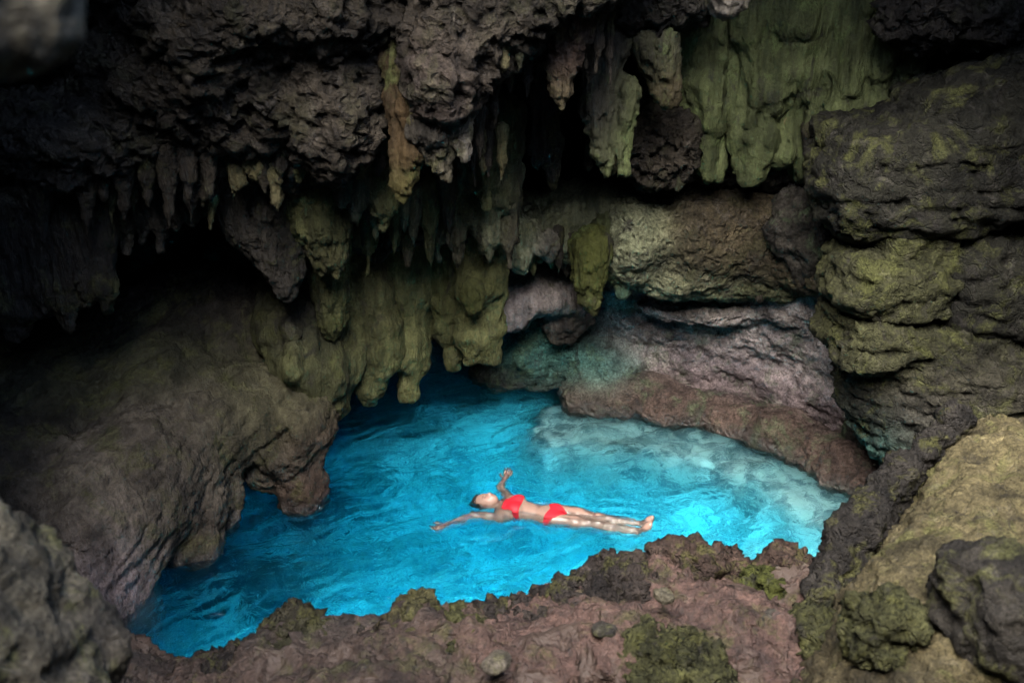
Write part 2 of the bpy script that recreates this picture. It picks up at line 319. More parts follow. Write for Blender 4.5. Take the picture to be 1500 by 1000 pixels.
# ------------------------------------------------------------------ hanging stone: stalactites and drapery
SG = 'stalactites hanging from the cave ceiling'
def stalactite(name, label, chains, mat='flow', h=.02, k=.05, layers=None, seed=3, cat='stalactite', group=SG):
    pr = [p for c in chains for p in drip(*c)]
    o = solid(name, pr, mat, h, k, layers or [(.025, .3, 'n'), (.028, (.075, .075, .9), 'r'), (.016, (.035, .035, .3), 'r'), (.009, .04, 'n')], seed)
    return tag(o, label, cat, group)
STAL = [
 ('mossy_stalactite', 'long rust and moss coloured stalactite tapering to a point beside the pitted pink overhang',
  [([(572, -70, 7.2, 40), (586, 40, 6.95, 34), (598, 150, 6.9, 32), (600, 215, 6.9, 24), (592, 262, 6.9, 14), (588, 296, 6.9, 4)], 'rust', 'moss')]),
 ('stalactite', 'single brown stalactite with a yellowish tip hanging against the black recess',
  [([(835, -20, 7.0, 38), (830, 40, 7.0, 34), (826, 90, 7.0, 22), (823, 130, 7.0, 13), (822, 160, 7.0, 4)], 'redbrown', 'straw')]),
 ('stalactite', 'fringe of thin bent drips under the pitted pink overhang',
  [([(660, 130, 6.7, 26), (672, 190, 6.7, 14), (678, 225, 6.7, 6)], 'grey', 'pale'), ([(690, 120, 6.7, 18), (684, 170, 6.7, 9), (682, 235, 6.7, 3)], 'grey', 'pale'), ([(640, 190, 6.8, 40), (648, 235, 6.8, 14), (658, 262, 6.8, 4)], 'grey', 'straw'),
   ([(730, 70, 6.8, 30), (722, 110, 6.8, 8), (716, 128, 6.8, 3)], 'grey', None), ([(630, 190, 6.8, 25), (636, 230, 6.8, 10), (645, 250, 6.8, 3)], 'grey', None)]),
 ('stalactite', 'broad dark stalactite with a ragged tip above the flowstone dome',
  [([(310, 190, 7.7, 46), (335, 260, 7.7, 44), (372, 325, 7.7, 38), (405, 385, 7.7, 23), (420, 438, 7.7, 5)], 'dark', 'grey'), ([(400, 200, 7.7, 50), (412, 270, 7.75, 44), (420, 330, 7.75, 33), (425, 390, 7.7, 15), (431, 430, 7.7, 4)], 'dark', 'grey'), ([(370, 210, 7.6, 40), (385, 300, 7.65, 34), (398, 372, 7.65, 9), (399, 398, 7.65, 3)], 'dark', 'grey')]),
 ('stalactite', 'olive stalactite ending in a cleft frilled lip beside the broad dark stalactite',
  [([(452, 195, 7.6, 44), (458, 260, 7.65, 42), (466, 325, 7.7, 38), (474, 366, 7.7, 22), (471, 404, 7.7, 4)], 'olive', 'straw'), ([(485, 220, 7.6, 24), (490, 335, 7.7, 20), (491, 378, 7.7, 12), (489, 404, 7.7, 4)], 'olive', 'straw')]),
 ('stalactite', 'smooth green column tapering to a blunt tip below the frilled stalactite',
  [([(478, 360, 8.2, 34), (484, 430, 8.2, 24), (487, 470, 8.2, 17), (485, 487, 8.2, 9)], 'olive', 'moss')]),
 ('stalactite', 'pair of pale fluted icicle drips in a row under the grey ceiling ledge',
  [([(520, 230, 7.5, 26), (522, 290, 7.5, 14), (521, 322, 7.5, 4)], 'grey', 'palegreen'), ([(555, 250, 7.6, 28), (560, 300, 7.6, 20), (561, 338, 7.6, 4)], 'olive', None), ([(497, 225, 7.4, 20), (500, 290, 7.4, 9), (501, 306, 7.4, 4)], 'grey', None)]),
 ('stalactite', 'small straw coloured drips hanging off the edge of the grey ceiling ledge',
  [([(345, 235, 7.1, 12), (346, 265, 7.1, 9), (342, 288, 7.1, 3)], 'straw', None), ([(405, 235, 7.1, 13), (406, 290, 7.1, 7), (407, 308, 7.1, 4)], 'straw', None), ([(375, 240, 7.1, 20), (376, 252, 7.1, 10)], 'straw', None), ([(460, 240, 7.2, 10), (459, 268, 7.2, 3)], 'straw', None), ([(440, 240, 7.2, 12), (441, 258, 7.2, 4)], 'straw', None), ([(430, 250, 7.3, 7), (431, 284, 7.3, 3)], 'grey', None), ([(505, 225, 7.3, 9), (504, 256, 7.3, 4)], 'straw', None), ([(528, 225, 7.3, 12), (526, 258, 7.3, 3)], 'straw', None)]),
 ('stalactite', 'curtain of dark grey icicle drips over the dark hollow below the ledge',
  [([(u, 255, 7.5, 18), (u + 3, 300 + d * .4, 7.5, 12), (u + 4, 300 + d, 7.5, 4)], 'dark', 'grey') for u, d in ((180, 70), (206, 52), (232, 66), (255, 40), (278, 28), (150, 92), (300, 10))]),
 ('stalactite', 'cluster of blunt shadowed stalactites close under the dark ceiling corner',
  [([(u, 300, 7.3, r), (u + 4, v - 40, 7.3, r * .8), (u + 6, v, 7.3, r * .35)], 'dark', None) for u, v, r in ((60, 455, 30), (95, 480, 22), (125, 440, 24), (150, 455, 16), (20, 490, 34), (0, 390, 24))]),
 ('stalactite', 'hanging dark wedge with a lit edge in front of the black recess',
  [([(700, 200, 8.0, 24), (704, 260, 8.0, 18), (712, 300, 8.0, 5)], 'olive', None), ([(680, 190, 8.0, 20), (684, 250, 8.0, 14), (690, 280, 8.0, 4)], 'dark', None)]),
 ('stalactite', 'thin dark column ending in a small frilled collar inside the black recess',
  [([(795, 60, 8.6, 26), (798, 190, 8.6, 20), (800, 210, 8.6, 24)], 'dark', 'grey'), ([(806, 205, 8.6, 14), (809, 260, 8.6, 8), (810, 275, 8.6, 4)], 'grey', None), ([(790, 205, 8.6, 8), (786, 240, 8.6, 4)], 'grey', None)]),
 ('stone_drapery', 'grey green stone curtain with pleats right of the black recess',
  [([(890, 60, 7.9, 32), (875, 150, 7.9, 24), (884, 225, 7.9, 13), (890, 252, 7.9, 4)], 'grey', 'drape'), ([(915, 130, 7.9, 22), (908, 205, 7.9, 12), (914, 254, 7.9, 4)], 'drape', 'drape'), ([(960, 60, 7.9, 34), (975, 130, 7.9, 18), (978, 145, 7.9, 10)], 'darkolive', 'rust')]),
 ('mossy_stalactite', 'bright moss green hanging lobe over the mouth of the back passage',
  [([(868, 360, 8.9, 30), (862, 405, 8.9, 22), (866, 440, 8.9, 13), (870, 460, 8.9, 4)], 'moss', 'lichen')]),
 ('stalactite', 'pointed grey green drip beside the bright mossy lobe',
  [([(900, 340, 9.1, 34), (905, 390, 9.1, 20), (910, 425, 9.1, 8), (912, 437, 9.1, 3)], 'drape', 'teal')]),
 ('stalactite', 'short pale ragged drip at the roof of the back passage',
  [([(765, 340, 9.0, 24), (762, 380, 9.0, 12), (765, 398, 9.0, 4)], 'palegreen', None), ([(800, 360, 9.0, 20), (806, 378, 9.0, 5)], 'pale', None)]),
]
for i, (u, v0, v1, Yt, r, t) in enumerate(((508, 270, 350, 7.6, 12, 'olive'), (536, 262, 332, 7.7, 11, 'cgrey'), (575, 280, 372, 7.9, 13, 'olive'), (604, 300, 360, 8.0, 10, 'palegreen'), (628, 290, 392, 8.1, 13, 'olive'), (655, 280, 345, 8.0, 10, 'cgrey'), (590, 300, 342, 7.9, 8, 'palegreen'), (548, 300, 358, 7.8, 7, 'palegreen'), (700, 130, 240, 7.0, 12, 'cgrey'), (722, 90, 190, 7.0, 11, 'cgrey'), (745, 70, 140, 7.0, 10, 'cpale'), (770, 40, 150, 7.1, 12, 'dark'), (735, 260, 330, 8.5, 12, 'palegreen'), (752, 270, 352, 8.6, 10, 'palegreen'), (860, 40, 130, 7.3, 12, 'cgrey'), (180, 235, 330, 7.0, 14, 'cgrey'), (215, 235, 310, 7.0, 12, 'cgrey'), (245, 240, 338, 7.0, 13, 'cgrey'), (275, 240, 300, 7.0, 11, 'cpale'), (305, 235, 296, 7.0, 10, 'cgrey'), (125, 250, 345, 7.0, 15, 'cgrey'), (60, 270, 360, 7.1, 16, 'dark'), (150, 250, 300, 7.0, 10, 'cpale'))):
    solid('stalactite', drip([(u, v0 - 20, Yt, r * 1.7), (u + 1, v0 + (v1 - v0) * .3, Yt, r * .85), (u + 2, v0 + (v1 - v0) * .7, Yt, r * .42), (u + 3, v1, Yt, 1.2)], t), 'flow', .016, .05, [(.012, .2, 'n'), (.009, (.03, .03, .35), 'r'), (.005, .03, 'n')], 150 + i, ceiling)
for i, (nm, lb, ch) in enumerate(STAL):
    dr = nm == 'stone_drapery'
    stalactite(nm, lb, ch, 'drape' if dr or nm == 'mossy_stalactite' else 'flow', seed=3 + i, cat='drapery' if dr else 'stalactite')
# the green drapery on the right: pleated sheets running down to two fins
gd = []
for u0, v0, u1, v1, r0, r1, Y in ((1005, 10, 1040, 250, 22, 8, 8.7), (1040, 0, 1046, 245, 26, 10, 8.7), (1075, 0, 1062, 150, 40, 20, 8.9), (1100, 20, 1096, 240, 30, 7, 8.6), (1140, 0, 1100, 250, 40, 8, 8.6),
                                   (1170, 20, 1150, 215, 50, 24, 8.7), (1210, 10, 1185, 232, 55, 26, 8.7), (1240, 20, 1215, 225, 50, 26, 8.6), (1290, 20, 1240, 190, 50, 20, 8.5), (1340, 20, 1280, 150, 50, 14, 8.3), (1120, 100, 1130, 225, 40, 20, 8.9), (1060, 150, 1050, 235, 28, 18, 9.0)):
    gd += drip([(u0, v0, Y, r0), ((u0 + u1) / 2, (v0 + v1) / 2 - 10, Y, (r0 + r1) / 2 + 4), (u1, v1, Y, r1)], 'drape')
tag(solid('stone_drapery', gd, 'drape', .03, .12, [(.05, .4, 'n'), (.11, (.26, .26, 1.6), 'r'), (.03, (.08, .08, .6), 'r'), (.012, .06, 'n')], 31), 'wide moss green stone drapery ending in two sharp fins above the brown slab', 'drapery', SG)

rc2 = np.random.RandomState(11); cu = []
for k in range(17):
    u = 505 + k * 15 + rc2.uniform(-4, 4); vt = 165 + rc2.uniform(-15, 15); ve = 330 + rc2.uniform(-45, 75) + 18 * math.sin(k * 1.3); Yk = 8.05 + .02 * k + rc2.uniform(-.12, .12); r = rc2.uniform(13, 19)
    cu += drip([(u, vt, Yk, r * 1.5), (u + 1, vt + (ve - vt) * .45, Yk, r), (u + 2, vt + (ve - vt) * .8, Yk, r * .55), (u + 3, ve, Yk, 2)], ['olive', 'cpale', 'olive', 'cgrey', 'palegreen'][k % 5])
tag(solid('stone_drapery', cu, 'flow', .024, .1, [(.03, .3, 'n'), (.03, (.07, .07, 1.0), 'r'), (.014, (.035, .035, .35), 'r'), (.008, .04, 'n')], 33), 'dim fluted curtain of fused stalactites between the pitted overhang and the mossy columns', 'drapery', SG)

# hanging columns over the back left of the pool
COLG = 'rounded columns dripping over the pool'
def column(label, chains, lumps=(), seed=1, tint='olive', layers=None):
    pr = [p for c in chains for p in drip(*c)] + [lump(*l) for l in lumps]
    return tag(solid('flowstone_column', pr, 'flow', .028, .09, layers or [(.05, .4, 'n'), (.022, (.16, .16, .6), 'r'), (.018, .12, 'n'), (.009, .05, 'n')], seed), label, 'flowstone', COLG)
column('tall mossy column ending in three blunt toes at the mouth of the back passage',
       [([(660, 200, 8.9, 40), (690, 300, 8.9, 46), (700, 400, 8.9, 38), (716, 480, 8.9, 20), (714, 522, 8.9, 15)], 'olive', 'olive'), ([(700, 420, 8.85, 34), (690, 490, 8.85, 20), (688, 526, 8.85, 12)], 'olive', None), ([(655, 370, 9.0, 32), (650, 440, 9.0, 26), (652, 492, 9.0, 16)], 'moss', 'olive'), ([(720, 290, 8.8, 22), (724, 350, 8.8, 16), (728, 420, 8.8, 12)], 'palegreen', 'moss')],
       [(692, 440, 8.55, 14, 28, .14, 'moss'), (663, 525, 9.0, 15, 19, .13, 'olive'), (640, 480, 9.05, 16, 18, .15, 'olive')], 41)
column('narrow lumpy column with stacked bulges ending just above the water',
       [([(590, 350, 9.0, 50), (598, 430, 9.0, 40), (598, 480, 9.0, 26), (600, 530, 8.95, 22), (596, 576, 8.95, 12)], 'olive', 'olive')], [(600, 515, 8.9, 24, 30, .2, 'olive'), (607, 480, 8.95, 18, 24, .18, 'olive')], 42)
column('broad rounded column with a blunt thumb like tip almost in the water',
       [([(520, 350, 8.9, 50), (530, 430, 8.8, 44), (548, 500, 8.8, 40), (542, 550, 8.8, 28), (540, 582, 8.8, 13)], 'olive', 'olive'), ([(545, 400, 8.7, 22), (560, 470, 8.7, 20), (565, 530, 8.75, 18)], 'brown', 'olive')], (), 43)
column('pale column with a knobbly stump on its face, merging into the swollen lobe',
       [([(440, 380, 8.8, 60), (440, 470, 8.5, 62), (450, 540, 8.3, 56), (470, 590, 8.3, 34)], 'darkolive', 'olive'), ([(495, 450, 8.7, 40), (500, 520, 8.6, 34), (490, 590, 8.5, 22)], 'olive', None)],
       [(428, 530, 7.95, 14, 28, .16, 'olive'), (424, 480, 8.05, 12, 15, .14, 'grey')], 44)

# ------------------------------------------------------------------ the flowstone mass on the left
fl = [lump(110, 650, 8.1, 220, 160, 1.1, 'darkolive'), lump(250, 580, 8.2, 100, 100, .8, 'darkolive'), lump(200, 530, 8.7, 150, 60, .8, 'dark'), lump(330, 600, 8.1, 80, 70, .7, 'flowolive'), lump(390, 590, 8.2, 68, 62, .6, 'flowolive'),
      lump(440, 600, 8.1, 44, 36, .4, 'flowolive'), lump(455, 625, 8.05, 36, 24, .35, 'redbrown'), lump(225, 700, 7.3, 80, 110, .65, 'flowash'), lump(150, 760, 6.95, 95, 130, .7, 'flowash'), lump(165, 880, 6.6, 58, 140, .5, 'purple'),
      lump(418, 652, 8.0, 46, 30, .35, 'flowash'), lump(300, 480, 9.0, 160, 90, .8, 'dark'), lump(30, 800, 7.0, 160, 200, .9, 'dark')]
for pts, t in (([(425, 650, 8.0, 44), (440, 700, 7.95, 26), (440, 735, 7.95, 22), (442, 748, 7.95, 15)], 'redbrown'), ([(385, 645, 8.0, 26), (388, 690, 7.95, 16), (396, 710, 7.95, 10)], 'flowash'), ([(362, 650, 8.0, 22), (368, 704, 7.95, 10)], 'flowash'),
               ([(332, 640, 7.65, 24), (332, 720, 7.6, 16), (332, 776, 7.6, 13)], 'flowash'), ([(280, 620, 7.6, 46), (285, 720, 7.35, 34), (294, 790, 7.2, 20), (302, 818, 7.15, 12)], 'flowash'), ([(262, 740, 7.3, 28), (262, 800, 7.15, 20), (256, 828, 7.1, 12)], 'redbrown'),
               ([(280, 770, 7.2, 22), (283, 820, 7.1, 14)], 'redbrown')):
    fl += drip(pts, t)
tag(solid('flowstone_mass', fl, 'flow', .028, .14, [(.05, .7, 'n'), (.035, (.28, .28, 1.2), 'r'), (.032, (1.6, .11, .11), 'rib'), (.014, (.9, .05, .05), 'rib'), (.005, .05, 'n')], 5),
    'great swollen flowstone mass with dripping fingers along the shaded side of the pool', 'flowstone')

# ------------------------------------------------------------------ back wall with its overhanging slab and waterline shelf
bw = []
edge = [PZ(u, v, 0) for u, v in ((600, 530), (730, 542), (845, 575), (850, 605), (960, 614), (1060, 628), (1150, 666), (1255, 717), (1330, 770))]
for a, b in zip(edge[2:], edge[3:]):
    pass
wl = [(PZ(u, v, 0) + np.array(o)) for u, v, o in ((690, 530, (0, 1.0, 0)), (800, 555, (0, .75, 0)), (930, 590, (.05, .62, 0)), (1050, 610, (.2, .6, 0)), (1150, 640, (.45, .45, 0)), (1230, 680, (.6, .3, 0)), (1300, 740, (.65, .1, 0)))]
for a, b in zip(wl, wl[1:]):
    for z, t, dy in ((-1.6, 'patch', .1), (-.9, 'patch', .06), (-.2, 'shelf', 0.04), (.55, 'purple', .06), (1.1, 'mauve', -.14), (1.6, 'mauve', -.34)):
        bw.append(rc(a + [0, dy, z], b + [0, dy, z], .52, .52, t))
for a, b in zip(edge[3:], edge[4:]):
    bw.append(rc(a + [.05, .22, .05], b + [.12, .2, .05], .26, .27, 'shelf')); bw.append(rc(a + [.05, .22, -.5], b + [.12, .24, -.5], .2, .22, 'patch')); bw.append(rc(a + [.05, .3, -1.1], b + [.12, .34, -1.1], .2, .2, 'patch'))
bw += [lump(880, 520, 10.4, 60, 50, .5, 'teal'), lump(800, 500, 10.6, 80, 60, .5, 'teal'), lump(760, 545, 10.5, 70, 22, .4, 'dark'), lump(1060, 530, 10.15, 60, 50, .25, 'purple')]
back = tag(solid('cave_wall', bw, 'wall', .035, .12, [(.09, .8, 'n'), (.05, .3, 'n'), (.025, .11, 'r'), (.014, .06, 'n')], 6, sharp=9.), kind='structure')
bs = [lump(1060, 446, 9.75, 130, 26, .4, 'mauve'), lump(1160, 446, 9.5, 70, 26, .4, 'mauve'), lump(1080, 340, 9.45, 150, 72, .65, 'brown', 0, .8), lump(1010, 330, 9.4, 100, 62, .6, 'brown'), lump(1150, 310, 9.4, 90, 60, .6, 'brown'), lump(1000, 395, 9.35, 90, 38, .45, 'palegreen'), lump(1110, 410, 9.4, 110, 24, .45, 'drape'), lump(930, 350, 9.2, 60, 70, .45, 'palegreen'),
      lump(1190, 390, 8.95, 60, 36, .5, 'brown')]
tag(solid('overhanging_slab', bs, 'pit', .03, .1, [(.07, .7, 'n'), (.03, .2, 'n'), (.022, .1, 'r'), (.012, .05, 'n')], 7), 'broad brown rock slab overhanging the purple back wall', 'rock')
bp_ = [lump(835, 325, 9.5, 52, 56, .45, 'palegreen'), lump(880, 330, 9.4, 36, 70, .35, 'palegreen'), lump(760, 330, 9.5, 50, 45, .4, 'palegreen'), lump(735, 310, 9.2, 26, 36, .3, 'palegreen'), lump(790, 420, 9.9, 75, 34, .45, 'mauve', 15), lump(750, 440, 9.85, 40, 36, .4, 'mauve'), lump(840, 440, 10.0, 34, 50, .35, 'grey'), lump(815, 460, 10.0, 20, 40, .25, 'grey')]
bp_ += drip([(770, 430, 9.8, 20), (755, 470, 9.8, 5)], 'pale') + drip([(810, 430, 9.8, 18), (798, 455, 9.8, 4)], 'pale') + drip([(840, 460, 9.9, 18), (828, 495, 9.9, 6)], 'grey')
tag(solid('pale_flowstone', bp_, 'flow', .03, .08, [(.06, .4, 'n'), (.04, (.14, .14, .4), 'r'), (.02, .08, 'r'), (.012, .05, 'n')], 8), 'pale grey green flowstone roof above the back passage', 'flowstone')

# ------------------------------------------------------------------ boulders stacked on the right
def boulder(label, prims, mat='boulder', h=.03, k=.1, seed=1, layers=None, name='boulder', cat='boulder', group=None):
    return tag(solid(name, prims, mat, h, k, layers or [(.08, .6, 'n'), (.04, .25, 'r'), (.022, .1, 'n'), (.012, .05, 'r')], seed), label, cat, group)
BG = 'boulders stacked beside the pool'
STRATA = [(.09, .7, 'n'), (.05, (.7, .7, .16), 'r'), (.035, .2, 'r'), (.02, .09, 'n'), (.012, .05, 'r')]
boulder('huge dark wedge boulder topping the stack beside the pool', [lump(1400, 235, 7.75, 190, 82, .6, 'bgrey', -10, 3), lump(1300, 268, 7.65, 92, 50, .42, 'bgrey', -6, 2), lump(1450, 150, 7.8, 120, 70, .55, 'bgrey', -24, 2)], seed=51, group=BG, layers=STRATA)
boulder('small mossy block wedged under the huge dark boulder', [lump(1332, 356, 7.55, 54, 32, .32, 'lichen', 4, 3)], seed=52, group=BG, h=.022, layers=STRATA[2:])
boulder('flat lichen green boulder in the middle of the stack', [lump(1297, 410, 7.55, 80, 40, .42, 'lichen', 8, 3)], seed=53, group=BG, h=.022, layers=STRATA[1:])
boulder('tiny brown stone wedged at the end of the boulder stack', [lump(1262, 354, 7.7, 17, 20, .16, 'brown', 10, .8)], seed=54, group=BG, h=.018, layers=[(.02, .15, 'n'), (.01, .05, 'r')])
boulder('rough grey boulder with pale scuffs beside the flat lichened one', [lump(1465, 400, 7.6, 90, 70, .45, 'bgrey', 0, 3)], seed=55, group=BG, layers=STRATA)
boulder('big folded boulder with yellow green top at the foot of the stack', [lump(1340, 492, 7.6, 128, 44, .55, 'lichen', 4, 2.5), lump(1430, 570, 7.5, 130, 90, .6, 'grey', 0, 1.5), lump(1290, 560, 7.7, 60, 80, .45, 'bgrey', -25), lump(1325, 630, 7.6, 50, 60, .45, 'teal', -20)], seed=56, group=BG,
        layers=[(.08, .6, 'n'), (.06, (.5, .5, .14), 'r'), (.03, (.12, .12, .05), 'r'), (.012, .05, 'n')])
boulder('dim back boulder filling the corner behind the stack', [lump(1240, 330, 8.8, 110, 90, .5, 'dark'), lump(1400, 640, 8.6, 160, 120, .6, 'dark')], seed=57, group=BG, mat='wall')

# ------------------------------------------------------------------ the near ledge and its rocks
lg = [el((0, .4, -.3), (5.2, 3.0, 2.2), 'mud', None, 2.0), el((0, 2.9, -1.6), (4.6, 1.7, 2.2), 'grey', None, 1.0)]
for l in ((240, 1040, 3.9, 70, 42, .35, 'redbrown'), (320, 1022, 3.95, 60, 36, .3, 'redbrown'), (150, 1030, 3.9, 80, 50, .4, 'rim'), (430, 980, 3.85, 65, 48, .25, 'rim'), (330, 1018, 3.8, 90, 38, .3, 'redbrown'), (530, 975, 3.9, 80, 48, .3, 'rim'), (615, 945, 3.85, 48, 52, .25, 'redbrown'), (668, 955, 3.8, 50, 46, .25, 'redbrown'), (780, 945, 4.0, 95, 52, .3, 'mud'),
          (880, 905, 4.2, 90, 46, .3, 'mud'), (985, 880, 4.3, 70, 56, .3, 'mud'), (1055, 895, 4.35, 50, 52, .28, 'mud'), (1090, 908, 4.35, 60, 60, .3, 'mud'), (1150, 885, 4.25, 42, 50, .25, 'mud'), (1190, 895, 4.2, 30, 50, .3, 'mud'),
          (560, 1015, 3.5, 110, 50, .3, 'redbrown'), (760, 990, 3.65, 110, 55, .3, 'mud'), (900, 965, 3.8, 110, 60, .3, 'mud'), (1060, 960, 3.85, 120, 70, .35, 'mud'), (430, 1020, 3.6, 110, 45, .3, 'redbrown'), (1180, 980, 3.7, 60, 60, .3, 'mud')):
    lg.append(lump(*l))
ledge = tag(solid('rock_ledge', lg, 'mud', .022, .1, [(.05, .4, 'n'), (.035, .16, 'r'), (.022, .07, 'r'), (.010, .035, 'n')], 9, sharp=16.), kind='structure')
RIML = [(.05, .3, 'n'), (.05, .13, 'r'), (.03, .06, 'r'), (.014, .03, 'n')]
RG = 'rough rocks along the rim of the muddy ledge'
for i, (lb, ls) in enumerate((
    ('dark mossy rim rock with a grey lichen patch and a wet black tip', [(432, 954, 3.92, 56, 44, .22, 'ledgemoss'), (425, 920, 3.95, 22, 26, .12, 'rim')]),
    ('low dark brown rim rock between the two mossy rim rocks', [(530, 968, 3.95, 70, 48, .22, 'rim')]),
    ('peaked mossy rim rock standing highest on the shaded half of the rim', [(614, 932, 3.92, 44, 60, .22, 'ledgemoss'), (600, 960, 3.85, 60, 40, .2, 'redbrown')]),
    ('round green rim rock leaning on the peaked mossy one', [(672, 948, 3.85, 46, 44, .2, 'ledgemoss')]),
    ('long black purple rim rock with a gritty crest', [(775, 915, 4.1, 75, 30, .2, 'rim'), (850, 888, 4.15, 60, 28, .2, 'rim')]),
    ('rugged brown rim rock below the swimmer with a dark crest', [(915, 860, 4.3, 62, 34, .22, 'rim'), (988, 842, 4.45, 46, 46, .22, 'redbrown'), (1025, 846, 4.4, 36, 42, .2, 'redbrown')]),
    ('reddish rim rock on one side of the notch in the rim', [(1062, 862, 4.45, 32, 44, .2, 'redbrown')]),
    ('rounded red brown rim rock beside the mossy slab', [(1155, 858, 4.38, 42, 48, .22, 'redbrown')]),
    ('small bright mossy rim rock in the notch', [(1120, 862, 4.25, 26, 24, .12, 'moss')]),
    ('dark blocky rock sunk in the mud behind the rim', [(810, 985, 3.7, 60, 34, .18, 'ledgemoss')]),
    ('broken brown rock at the shaded end of the ledge', [(362, 992, 3.85, 50, 34, .2, 'rim')]),
    ('low black rock closing the shaded corner of the pool', [(300, 1010, 3.95, 50, 32, .22, 'rim'), (235, 1026, 4.0, 40, 34, .25, 'rim')]),
    ('craggy brown rock in the middle of the ledge beside the pale flat stone', [(700, 985, 3.65, 50, 34, .16, 'redbrown')]),
    ('long dark crag behind the rounded red brown rim rock', [(1120, 915, 4.0, 50, 26, .14, 'redbrown')]),
    ('mossy crag at the foot of the large mossy slab', [(1190, 940, 3.75, 36, 44, .16, 'ledgemoss')]),
    ('greyish rock sunk in the mud below the peaked mossy rock', [(600, 995, 3.6, 60, 30, .16, 'grey')]))):
    boulder(lb, [lump(*l) for l in ls], 'rim', .017, .06, 70 + i, RIML, 'rim_rock', 'rock', RG)
SL = [(.05, .35, 'n'), (.03, .14, 'r'), (.016, .06, 'n'), (.009, .03, 'r')]
mb = Matrix.Rotation(R(-38), 4, 'Z')
boulder('large mossy slab boulder sloping up from the red mud', [el((2.62, 3.85, 1.62), (.85, 1.3, .72), 'slabmoss', mb, 1.5), el((2.0, 3.5, 1.55), (.6, .9, .6), 'brown', mb, 1), el((2.95, 4.75, 1.6), (.7, .7, .7), 'slabmoss', mb, .8)], 'near', .022, .1, 61, SL)
boulder('added black flank painting the shaded side of the large mossy slab above the pool', [*drip([(1400, 618, 5.05, 18), (1318, 700, 4.75, 24), (1252, 780, 4.45, 30), (1212, 870, 4.1, 28)], 'black'), *drip([(1390, 680, 5.0, 30), (1325, 770, 4.7, 34), (1250, 870, 4.3, 34)], 'black')], 'rim', .02, .08, 68, [(.05, .4, 'n'), (.04, .16, 'r'), (.02, .06, 'r'), (.01, .03, 'n')])  # black strip added to paint the shade on the slab's pool side
boulder('dark rounded boulder lying against the large mossy slab', [lump(1480, 890, 3.25, 88, 80, .28, 'dark', 0, 1)], 'near', .018, .08, 62, SL)
boulder('small round mossy rock sunk in red mud by the large slab', [lump(1297, 922, 3.35, 48, 40, .14, 'ledgemoss', 0, 1)], 'rim', .014, .05, 63, RIML[1:])
boulder('mossy rock half buried in the red mud of the ledge', [lump(985, 985, 3.6, 76, 40, .2, 'ledgemoss', 0, 1)], 'rim', .014, .05, 64, RIML)
boulder('out of focus pale mottled boulder close by the shaded corner', [lump(-30, 945, 2.3, 125, 205, .4, 'bright', -14), lump(60, 1020, 2.3, 100, 105, .35, 'ash')], 'near', .02, .1, 65, SL)
boulder('out of focus pale green rock jutting in at the cave mouth', [lump(0, 20, 1.5, 100, 90, .12, 'bright', 25), lump(-60, -40, 1.5, 140, 140, .2, 'bright')], 'near', .014, .06, 66, [(.02, .2, 'n'), (.012, .08, 'r'), (.006, .03, 'n')], name='jutting_rock', cat='rock')
boulder('pale stone knob hanging into view from the cave mouth roof', [lump(1066, -8, 4.6, 32, 34, .12, 'pale'), lump(1066, -70, 4.6, 60, 60, .2, 'pale')], 'near', .014, .06, 67, [(.02, .15, 'n'), (.012, .06, 'r')], name='hanging_rock', cat='rock')
def pebble(label, u, v, z, r, tint, seed, mat='near'):
    c = PZ(u, v, z); o = solid('stone', [el(c, r, tint, Matrix.Rotation(seed, 4, 'Z'), 1.0)], mat, max(.006, min(r) / 4), .02, [(min(r) * .3, max(r), 'n'), (min(r) * .12, max(r) * .3, 'r')], seed)
    return tag(o, label, 'stone', 'loose stones on the muddy ledge')

for lb, u, v, z, r, t, sd2 in (('flat pale pinkish stone lying on the red mud', 728, 970, 1.99, (.075, .05, .02), 'ash', 1), ('added pale stone standing in for a sun spot on the crest of the red mud', 972, 872, 2.02, (.05, .04, .025), 'bright', 2),  # the pale stone on the crest is added as the ledge's sun spot
                          ('bluish grey stone half sunk in the mud behind the rim', 885, 922, 1.93, (.06, .045, .02), 'grey', 3), ('grey pebble pressed into the open red mud', 1128, 905, 1.88, (.05, .04, .03), 'grey', 4),
                          ('dark angular chip of stone on the mossy slab', 1345, 858, 2.25, (.04, .03, .02), 'black', 5)):
    pebble(lb, u, v, z, r, t, sd2)

# ------------------------------------------------------------------ pool floor
gx = np.arange(-5.2, 5.3, .05); gy = np.arange(4.2, 12.6, .05); X, Y = np.meshgrid(gx, gy, indexing='ij')
p2 = np.stack([X.ravel(), Y.ravel(), np.zeros(X.size)], 1)
def sst(a, b, x): t = np.clip((x - a) / (b - a), 0, 1); return t * t * (3 - 2 * t)
Z = -1.55 + .25 * fbm(p2 / 1.6, 3) + .09 * ridge(p2 / .45 + 5, 2)
dW = np.full(X.size, 9.0)
for a, b in zip(edge[3:], edge[4:]):
    ab = (b - a)[:2]; t = np.clip(((p2[:, 0] - a[0]) * ab[0] + (p2[:, 1] - a[1]) * ab[1]) / (ab @ ab), 0, 1)
    dW = np.minimum(dW, np.hypot(p2[:, 0] - a[0] - t * ab[0], p2[:, 1] - a[1] - t * ab[1]))
Z = Z + 1.5 * (1 - sst(.15, .8, dW + .12 * fbm(p2 / .4, 2))) + .45 * sst(-.5, 2.5, p2[:, 0]) + .5 * sst(9.0, 10.5, p2[:, 1]) + .85 * np.exp(-((p2[:, 0] - 2.0) ** 2 / 1.1 + (p2[:, 1] - 6.9) ** 2 / .7)) - .2 * sst(1.0, 3.0, -p2[:, 0])
Z = np.minimum(Z, -.26)
n0, n1 = X.shape; ii = np.arange(n0 * n1).reshape(n0, n1)
